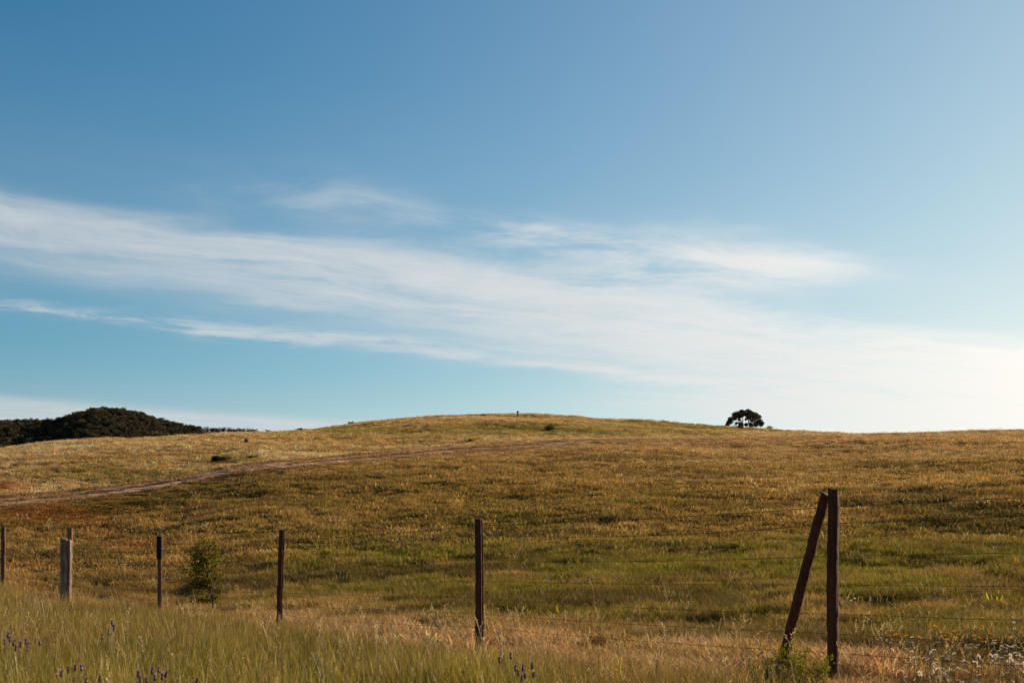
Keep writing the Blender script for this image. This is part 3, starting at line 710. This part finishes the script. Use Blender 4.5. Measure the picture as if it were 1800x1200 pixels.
for k, (fx, fy) in enumerate(FP):
    if spec[k] is None:
        b = Vector((fx, fy, gz1(fx, fy))); t = b + Vector((.01, 0, 1.55)); post_mesh('post', M['post'], b, t, .047, .045, seed=40, parent=fence)
    else:
        pt, pb, yt, r0, r1, mt, lab, rough, sl = spec[k]
        b = Vector(((pb - 900) / FOC * fy, fy, gz1((pb - 900) / FOC * fy, fy))); t = P3(pt, yt, fy)
        o = post_mesh('post', M[mt], b, t, r0, r1, n=14 if mt == 'grey' else 12, rough=rough, seed=50 + k, parent=fence, slant=sl); o['label'] = lab
        if k == 4:
            mb = MB(); mb.tube([Vector((0, 0, -.385)), Vector((0, 0, -.2)), Vector((0, 0, .012))], [.053, .055, .054], 16)
            sl_ = mb.build('sleeve', M['sleeve'], o); sl_.location = t - b; sl_['label'] = 'dark glossy sleeve round the post top'
    tops.append((b, t))
# the post behind the thick one
d = 33.0; b = Vector(((122 - 900) / FOC * d, d, 0)); b.z = gz1(b.x, d); t = P3(123.5, 927, d)
o = post_mesh('post', M['brown'], b, t, .062, .060, seed=61, parent=fence, rough=.03); o['label'] = 'slim brown post just behind the thick grey one'
far_post = (b, t)
# leaning brace
bb = Vector((0, 0, 0)); d = 11.62; b = P3(1379, 1146, d); t = P3(1451, 868, 11.20)
ax = (t - b).normalized(); b = b - ax * ((b.z - gz1(b.x, b.y)) / ax.z)
o = post_mesh('brace', M['post'], b, t, .043, .040, seed=70, parent=fence, rough=.04, slant=.4); o['label'] = 'dark brace pole leaning against the post'
# wires
WZ = [1.455, 1.345, 1.08, .85, .65, .475, .32]
spans = [(tops[i], tops[i + 1]) for i in range(len(tops) - 1)]
for wi, wz in enumerate(WZ):
    mb = MB(); run = []
    for si, ((b0, t0), (b1, t1)) in enumerate(spans):
        def at(b, t, j): 
            q = b.lerp(t, min(.97, (wz + random.gauss(0, .012)) / max(.5, (t - b).z))); return q + Vector((.03, .05, 0))
        A = at(b0, t0, si) if not run else run[-1]; B = at(b1, t1, si + 1)
        N = 9; sag = random.uniform(.008, .03) * (2 if wi == 1 else 1)
        for q in range(0 if not run else 1, N + 1):
            u = q / N; run.append(A.lerp(B, u) - Vector((0, 0, sag * 4 * u * (1 - u))))
    rad = .0026 if wi < 2 else .0019
    mb.tube([p - fence.location for p in run], rad, 4, False)
    o = mb.build('wire', M['wire'], fence)
    if wi < 2:
        bm_ = MB(); acc = 0.0
        for q in range(len(run) - 1):
            a_, b_ = run[q], run[q + 1]; L = (b_ - a_).length; n = max(1, int(L / .13))
            for e in range(n):
                p = a_.lerp(b_, (e + .5) / n) - fence.location
                for w in range(2):
                    d_ = rv().normalized() * .016; bm_.tube([p - d_, p + d_], .0014, 3, False)
        bo = bm_.build('barb_row', M['wire'], o); bo['kind'] = 'stuff'
    else:
        o['label'] = 'thin plain wire'
# short broken strand linking to the post behind
mb = MB()
for wz in (1.4, 1.1, .8):
    A = tops[5][0].lerp(tops[5][1], wz / 1.6); B = far_post[0].lerp(far_post[1], wz / 1.6); mb.tube([A - fence.location, A.lerp(B, .5) - Vector((0, 0, .02)) - fence.location, B - fence.location], .0019, 3, False)
mb.build('wire', M['wire'], fence)
# wire staples on the nearest posts
for k in (1, 2, 3):
    b, t = tops[k]; mb = MB()
    for wz in WZ:
        p = b.lerp(t, wz / (t - b).z) - fence.location + Vector((.03, .045, 0)); mb.tube([p + Vector((-.012, 0, .01)), p + Vector((0, .006, 0)), p + Vector((-.012, 0, -.01))], .002, 4, False)
    st = mb.build('staple_set', M['wire'], fence); st['kind'] = 'stuff'

# ------------------------------------------------------------------ young tree by the fence
def young_tree():
    d = 23.6; bx = (376 - 900) / FOC * d; root = empty('young_tree', (bx, d, gz1(bx, d)))
    tag(root, 'small bushy young tree with dark leaves beside the fence', 'tree')
    def L(px, py, dd=0.0): return P3(px, py, d) + Vector((0, dd, 0)) - root.location
    st = MB(); lf = MB(); base = Vector((0, 0, -.05)); fork = L(374, 1058); f2 = L(370, 1035); f3 = L(365, 1015)
    st.tube([base, fork, f2, f3, L(362, 985)], [.016, .014, .012, .010, .006], 6)
    tips = [((336, 1052, .05), fork, 8), ((320, 1018, .0), f2, 12), ((317, 998, -.1), f2, 14), ((326, 985, .12), f2, 16), ((333, 968, -.05), f3, 18), ((343, 955, .1), f3, 17),
            ((352, 962, -.15), f3, 20), ((358, 948, .0), f3, 16), ((366, 958, .15), f3, 18), ((374, 946, -.05), f3, 14), ((380, 962, .1), f3, 17), ((385, 985, -.1), f2, 16), ((388, 1008, .1), f2, 14),
            ((388, 1035, .0), fork, 12), ((330, 1036, -.12), f2, 13), ((342, 1020, .15), f2, 18), ((352, 1000, -.2), f2, 20), ((372, 990, .22), f2, 18), ((340, 990, .0), f2, 20), ((362, 975, -.2), f3, 18), ((350, 1040, .1), fork, 14), ((344, 1058, 0), fork, 9), ((358, 1056, .08), fork, 9), ((382, 1055, -.05), fork, 9), ((330, 1008, .1), f2, 16), ((346, 975, -.1), f3, 18), ((370, 1020, -.15), f2, 18), ((338, 1026, .0), f2, 14)]
    for (tp, src_, n) in tips:
        T = L(*tp); mid = src_.lerp(T, .55) + Vector((0, 0, .03)) + rv(.015)
        st.tube([src_, mid, T], [.006, .0045, .0018], 4, False)
        for e in range(n * 6):
            u = random.uniform(.25, 1.05); p = src_.lerp(mid, u * 2) if u < .5 else mid.lerp(T, (u - .5) * 2)
            p = p + rv(.028); dr = ((T - src_).normalized() * .5 + rv(.6) + Vector((0, 0, .25)))
            lf.leaf(p, dr, rv(), random.uniform(.040, .065), random.uniform(.018, .028))
    st.build('trunk', M['bark'], root); lf.build('crown', M['young'], root)
young_tree()

# ------------------------------------------------------------------ trees
def limb(mb, a, b, r0, r1, wig=.12, n=5):
    a = Vector(a); b = Vector(b); L = (b - a).length
    pts = [a.lerp(b, i / (n - 1)) + (rv(wig * L * .25) if 0 < i < n - 1 else Vector()) for i in range(n)]
    mb.tube(pts, [r0 + (r1 - r0) * i / (n - 1) for i in range(n)], 6); return pts
def leaf_cloud(mb, c, rad, n, size, flat=(1, 1, .8)):
    for i in range(n):
        v = rv().normalized() * (random.random() ** .45); p = Vector((c[0] + v.x * rad * flat[0], c[1] + v.y * rad * flat[1], c[2] + v.z * rad * flat[2]))
        mb.leaf(p, (v + rv(.7)), rv(), size * random.uniform(.7, 1.4), size * random.uniform(.45, .8))
def lone_tree():
    d = 236.0; cx = (1309 - 900) / FOC * d; gzz = gz1(cx, d); root = empty('spreading_oak', (cx, d, gzz))
    tag(root, 'lone dark spreading tree with an arched crown on the skyline', 'tree')
    k = d / FOC                             # metres per photo pixel there
    zb = (z_of(748, d) - gzz)               # height at which the crest hides it
    def q(px, py, dd=0): return Vector(((px - 1309) * k, dd, zb + (748 - py) * k))
    tr = MB(); fork = q(1306, 752)
    tr.tube([(0.1, 0, -.3), (0, 0, fork.z * .5), fork], [.30, .26, .22], 8)
    tr2 = q(1318, 751); tr.tube([(0.25, 0, 0), (0.5, 0, fork.z * .5), tr2], [.2, .18, .15], 7)
    crown = MB()
    cl = [(1281, 742, 3.5, 0), (1285, 736, 4, .6), (1291, 730, 5, -.5), (1296, 727, 5, .5), (1302, 725.5, 5, -.9), (1308, 726, 5, .7), (1314, 723.5, 4.6, -.2), (1319, 724, 4.6, .8), (1322, 730, 6, -.8),
          (1328, 730, 5.5, .3), (1332, 734, 5, -.4), (1336, 740, 4, .3), (1339, 744, 3, -.2), (1318, 735, 4, .0), (1326, 738, 4.2, .9), (1293, 734, 3.6, .9), (1304, 730, 3.6, 1.2), (1312, 729, 3.5, -1.3),
          (1279, 746, 2.8, .2), (1283, 741, 4, -.4), (1338, 746, 3, .2), (1333, 742, 3.6, .5), (1298, 731, 4.5, .2), (1316, 731, 4.5, .4), (1302, 744, 2.2, .2), (1311, 746.5, 2.6, -.3), (1329, 746, 3.2, .3), (1294, 744, 1.6, -.2), (1321, 747, 2.5, .5), (1300, 737, 1.6, .3), (1311, 737, 1.2, 0), (1302, 748, 3, 0)]
    for n_, (px, py, r, dd) in enumerate(cl):
        c = q(px, py, dd); src_ = fork if px < 1311 else tr2
        if n_ < 18: limb(tr, src_, c, .085, .02, .16)
        else: limb(tr, q(px + random.uniform(-3, 3), 752, 0), c, .04, .015, .1)
        leaf_cloud(crown, c, r * k * 1.12, int(95 * r), .17, (1.05, 1.5, .85))
    tr.build('trunk', M['bark'], root); crown.build('crown', M['oak'], root)
lone_tree()

def tree_meshes(seed, w, h):
    random.seed(seed); tr = MB(); cr = MB(); tr.tube([(0, 0, -1), (0, 0, h * .3), (.1, 0, h * .55)], [.22, .17, .1], 6)
    for i in range(9):
        a = random.uniform(0, 6.28); rr = w * .30 * math.sqrt(random.random()); c = Vector((math.cos(a) * rr, math.sin(a) * rr, h * random.uniform(.22, .80) - rr * .2))
        limb(tr, (0, 0, h * .32), c, .09, .03, .1, 4)
        leaf_cloud(cr, c, w * random.uniform(.20, .30), 46, .85, (1, 1, .85))
    return tr.mesh('trunk'), cr.mesh('crown')
TM = [tree_meshes(100 + i, *wh) for i, wh in enumerate(((6.6, 6.4), (5.6, 6.8), (7.4, 6.2), (5.0, 5.4)))]
random.seed(11)
for a_, b_ in TM: a_.materials.append(M['bark']); b_.materials.append(M['wood_far'])
# the wood on the far hill: a mass nobody could count
wsrc = bpy.data.collections.new('wood_sources')
for i, (a_, b_) in enumerate(TM):
    V = [v.co[:] for v in a_.vertices] + [v.co[:] for v in b_.vertices]; o_ = len(a_.vertices)
    me = bpy.data.meshes.new('wood_tree'); me.from_pydata(V, [], [tuple(p.vertices) for p in a_.polygons] + [tuple(v + o_ for v in p.vertices) for p in b_.polygons])
    me.materials.append(M['bark']); me.materials.append(M['wood_mass']); me.polygons.foreach_set('material_index', [0] * len(a_.polygons) + [1] * len(b_.polygons)); me.update()
    wsrc.objects.link(bpy.data.objects.new('%d_tree' % i, me))
GW = gn_tree(wsrc)
n = 11000; d = rng.uniform(960, 1400, n); P = rng.uniform(-260, 352, n); x = (P - 900) / FOC * d
key = {}
keep = []
for i_ in range(n):
    c_ = (int(x[i_] / 4.6), int(d[i_] / 6.0))
    if c_ not in key: key[c_] = 1; keep.append(i_)
x, d = x[keep], d[keep]; s = rng.uniform(.45, 1.05, len(x)) * np.interp(900 + x / d * FOC, [250, 350], [1.0, .72])
scatter('woodland', x, d, rng.integers(0, 4, len(x)), np.stack([s, s, s * rng.uniform(.85, 1.15, len(x))], 1), np.array([0.048, 0.034, 0.012]) * np.exp(rng.normal(0, .45, (len(x), 1))), 'dark dense woodland covering the far hill at left', 'woodland', tree=GW, tilt=.03)
# trees that stand apart at the wood's right-hand end, from the wood outwards
row = [(345, 752, 11), (354, 753.5, 10), (363, 753, 12), (374, 755, 10), (384, 754, 12), (393, 754.5, 10), (401, 754, 12), (411, 754.5, 11), (420, 755, 12), (428, 755.5, 9), (436, 754.8, 9), (445, 755, 13), (470, 758.5, 9)]
ordn = ['first', 'second', 'third', 'fourth', 'fifth', 'sixth', 'seventh', 'eighth', 'ninth', 'tenth', 'eleventh']
for i, (px, yt, wpx) in enumerate(row):
    d = 1290.0 + random.uniform(-25, 25); x = (px - 900) / FOC * d; z0 = gz1(x, d); ht = max(5.5, min(12.0, z_of(yt, d) - z0 + 1.8)); k = i % 4
    hh = (6.4, 6.8, 6.2, 5.4)[k]; ww = (6.6, 5.6, 7.4, 5.0)[k]
    r = empty('round_tree', (x, d, z0)); s = wpx * 1.2 / FOC * d / ww; r.scale = (s, s, ht / (hh * .98)); r.rotation_euler.z = random.uniform(0, 6.28)
    for nm, me in zip(('trunk', 'crown'), TM[k]):
        o = bpy.data.objects.new(nm, me); C.objects.link(o); o.parent = r
    if i == len(row) - 1: lab = 'small dark tree standing alone right of the wood, half behind the hill'
    elif i == len(row) - 2: lab = 'broad dark tree ending the row right of the wood'
    else: lab = ordn[i] + ' dark round tree in the row, counted rightward from the wooded hill'
    tag(r, lab, 'tree', 'trees in the row right of the wooded hill')

# ------------------------------------------------------------------ shrubs and small things on the slope
def shrub(px, py, wpx, hpx, label, name='shrub', dens=1.0, mat='shrub', d=None, cat='shrub', grp='shrubs dotted over the slope'):
    if d is None: x, d = ground_at(px, py)
    else: x = (px - 900) / FOC * d
    k = d / FOC; w = wpx * k * 1.25; h = hpx * k * 1.25 + .08; root = empty(name, (x, d, gz1(x, d)))
    tag(root, label, cat, grp)
    st = MB(); lf = MB(); n = 7
    for i in range(n):
        a = random.uniform(0, 6.28); rr = w * .42 * math.sqrt(random.random()); c = Vector((math.cos(a) * rr, math.sin(a) * rr * .8, h * random.uniform(.25, .70) * (1.15 - .9 * rr / w)))
        limb(st, (c.x * .2, c.y * .2, -.05), c, .02, .008, .12, 4)
        leaf_cloud(lf, c, max(.12, min(w, h * 1.3) * random.uniform(.22, .34)), int(200 * dens), max(.05, w * .05), (1.1, 1, .9))
    st.build('stem', M['bark'], root); lf.build('foliage', M[mat], root); return root
shrub(966, 760, 16, 14, 'round dark bush alone on the upper face of the hill', dens=1.6)
shrub(391, 813, 34, 11, 'dark low bush just above the pale part of the track', dens=1.8)
shrub(443, 808, 14, 6, 'small dark bush above the track, right of the larger bush')
shrub(228, 771, 12, 7, 'small dark bush on the left crest in front of the wood')
shrub(433, 779, 6, 6, 'tiny bush alone on the left shoulder below the row of trees', dens=.7)
shrub(825, 779, 14, 6, 'low dark bush on the upper edge of the track')
shrub(617, 746, 9, 4, 'tiny dark bush on the skyline at the left rise of the hill')
shrub(528, 757, 7, 4, 'tiny dark bush on the skyline right of the lone small tree')
shrub(1301, 754, 8, 4, 'tiny dark bush in the grass under the spreading tree')
shrub(1352, 752.5, 9, 6, 'small pale bush right of the spreading tree', mat='weed')
# stake and stone on the hilltop
x, d = ground_at(910, 733.5); k = d / FOC
rt = empty('stake', (x, d, gz1(x, d))); tag(rt, 'short brown stake with a cap standing on the hilltop', 'stake')
mb = MB(); mb.tube([(0, 0, -.2), (.01, 0, .3), (0, 0, .66)], [.10, .09, .09], 7); mb.build('shaft', M['brown'], rt)
mb = MB(); mb.tube([(0, 0, .62), (0.01, 0, .76), (0, 0, .84)], [.14, .15, .08], 8); mb.build('cap', M['brown'], rt)
x, d = ground_at(850, 732.5); mb = MB()
pts = [(0, 0, -.1), (.02, .02, .12), (.05, 0, .28), (.02, .03, .36)]; mb.tube(pts, [.42, .46, .3, .08], 7)
mb.v = [tuple(Vector(v) + rv(.03)) for v in mb.v]; o = mb.build('boulder', M['stone'], loc=(x, d, gz1(x, d))); tag(o, 'low dark boulder on the hilltop left of the stake', 'boulder')

# ------------------------------------------------------------------ plants of the verge
def lavender(px_spikes, d, label):
    """px_spikes: photo px of each flower spike (x, y of its middle)"""
    cx = sum(p[0] for p in px_spikes) / len(px_spikes); bx = (cx - 900) / FOC * d; root = empty('lavender_plant', (bx, d, gz1(bx, d)))
    tag(root, label, 'lavender', 'wild lavender in the verge')
    lv = MB()
    for (px, py) in px_spikes:
        dd = random.uniform(-.12, .12); c = P3(px, py, d + dd) - root.location; b = Vector((c.x * .45 + random.gauss(0, .02), c.y * .5, 0)); ax = ((c - b).normalized() + rv(.05)).normalized()
        st = MB(); st.tube([b, b.lerp(c, .6) + rv(.008), c - ax * .02], [.002, .0017, .0015], 4, False); s_ = st.build('stem', M['lavleaf'], root)
        fl = MB(); e = .0018 * d; K = 6
        for i in range(K):
            t = i / (K - 1); p = c + ax * (e * (2 * t - 1)); rr = .0075 * (1 - .55 * abs(2 * t - .9))
            for j in range(6):
                q = 6.283 * (j + .5 * (i % 2)) / 6; sd = ax.cross(Vector((.2, 1, .1))).normalized(); s2 = ax.cross(sd)
                fl.leaf(p, sd * math.cos(q) + s2 * math.sin(q) + ax * .9, ax, .011, .008)
        fl.tube([c - ax * e, c, c + ax * e], [.004, .0065, .003], 6)
        f_ = fl.build('flower_spike', M['purple'], root)
        br = MB()
        for j in range(4): br.leaf(c + ax * e * .8, ax * 1.0 + rv(.35), rv(), .018, .008)
        br.build('bract', M['mauve'], f_)
        for j in range(7):
            u = random.uniform(0, .6); lv.leaf(b.lerp(c, u), rv(.5) + Vector((0, 0, .8)), rv(), random.uniform(.03, .05), .005)
    lv.build('foliage', M['lavleaf'], root)
lavender([(878, 1161), (898, 1154), (906, 1175), (919, 1175), (935, 1171), (911, 1184), (923, 1188), (937, 1187), (917, 1193)], 6.6, 'wild lavender with tall purple spikes below the middle post')
lavender([(14, 1117), (17, 1124), (24, 1130), (8, 1129), (27, 1140), (36, 1134)], 8.0, 'wild lavender clump at the left edge of the verge')
lavender([(46, 1128), (50, 1135), (70, 1130), (48, 1141)], 7.8, 'smaller wild lavender just right of the clump at left edge')
lavender([(120, 1178), (132, 1174), (143, 1175), (108, 1185), (131, 1195), (152, 1197), (175, 1194)], 6.4, 'wild lavender low at the bottom between left edge and thick post')
lavender([(243, 1186), (268, 1180), (279, 1178), (285, 1190), (272, 1192), (291, 1186), (246, 1195), (258, 1197), (345, 1197)], 6.3, 'wild lavender with deep purple spikes under the sleeved post')
lavender([(197, 1095), (200, 1104), (191, 1112), (180, 1120)], 9.0, 'dark thin lavender stalks between thick post and sleeved post')
def weed(px, py, d, w, h, n, label):
    bx = (px - 900) / FOC * d; root = empty('leafy_weed', (bx, d, gz1(bx, d))); tag(root, label, 'weed', 'leafy weeds at the fence foot')
    st = MB(); lf = MB()
    for i in range(n):
        T = Vector((random.gauss(0, w * .4), random.gauss(0, w * .3), h * random.uniform(.65, 1.1))); b = Vector((T.x * .4, T.y * .4, 0)); st.tube([b, b.lerp(T, .5) + rv(.012), T], [.003, .0025, .001], 4, False)
        for e in range(44):
            u = random.uniform(.2, 1.05); p = b.lerp(T, u) + rv(.014); lf.leaf(p, rv(.8) + Vector((0, 0, .5)), rv(), random.uniform(.020, .040), random.uniform(.008, .015))
    st.build('stem', M['lavleaf'], root); lf.build('foliage', M['weed'], root)
weed(1390, 1150, 10.3, .30, .38, 24, 'feathery yellow green weed covering the foot of the leaning brace')
weed(1340, 1160, 10.2, .20, .31, 10, 'lower feathery weed left of the brace foot')
weed(1428, 1155, 10.3, .2, .30, 10, 'feathery weed between brace foot and dark post')

scene.cycles.use_denoising = True
scene.cycles.max_bounces = 4; scene.cycles.transmission_bounces = 2; scene.cycles.diffuse_bounces = 2
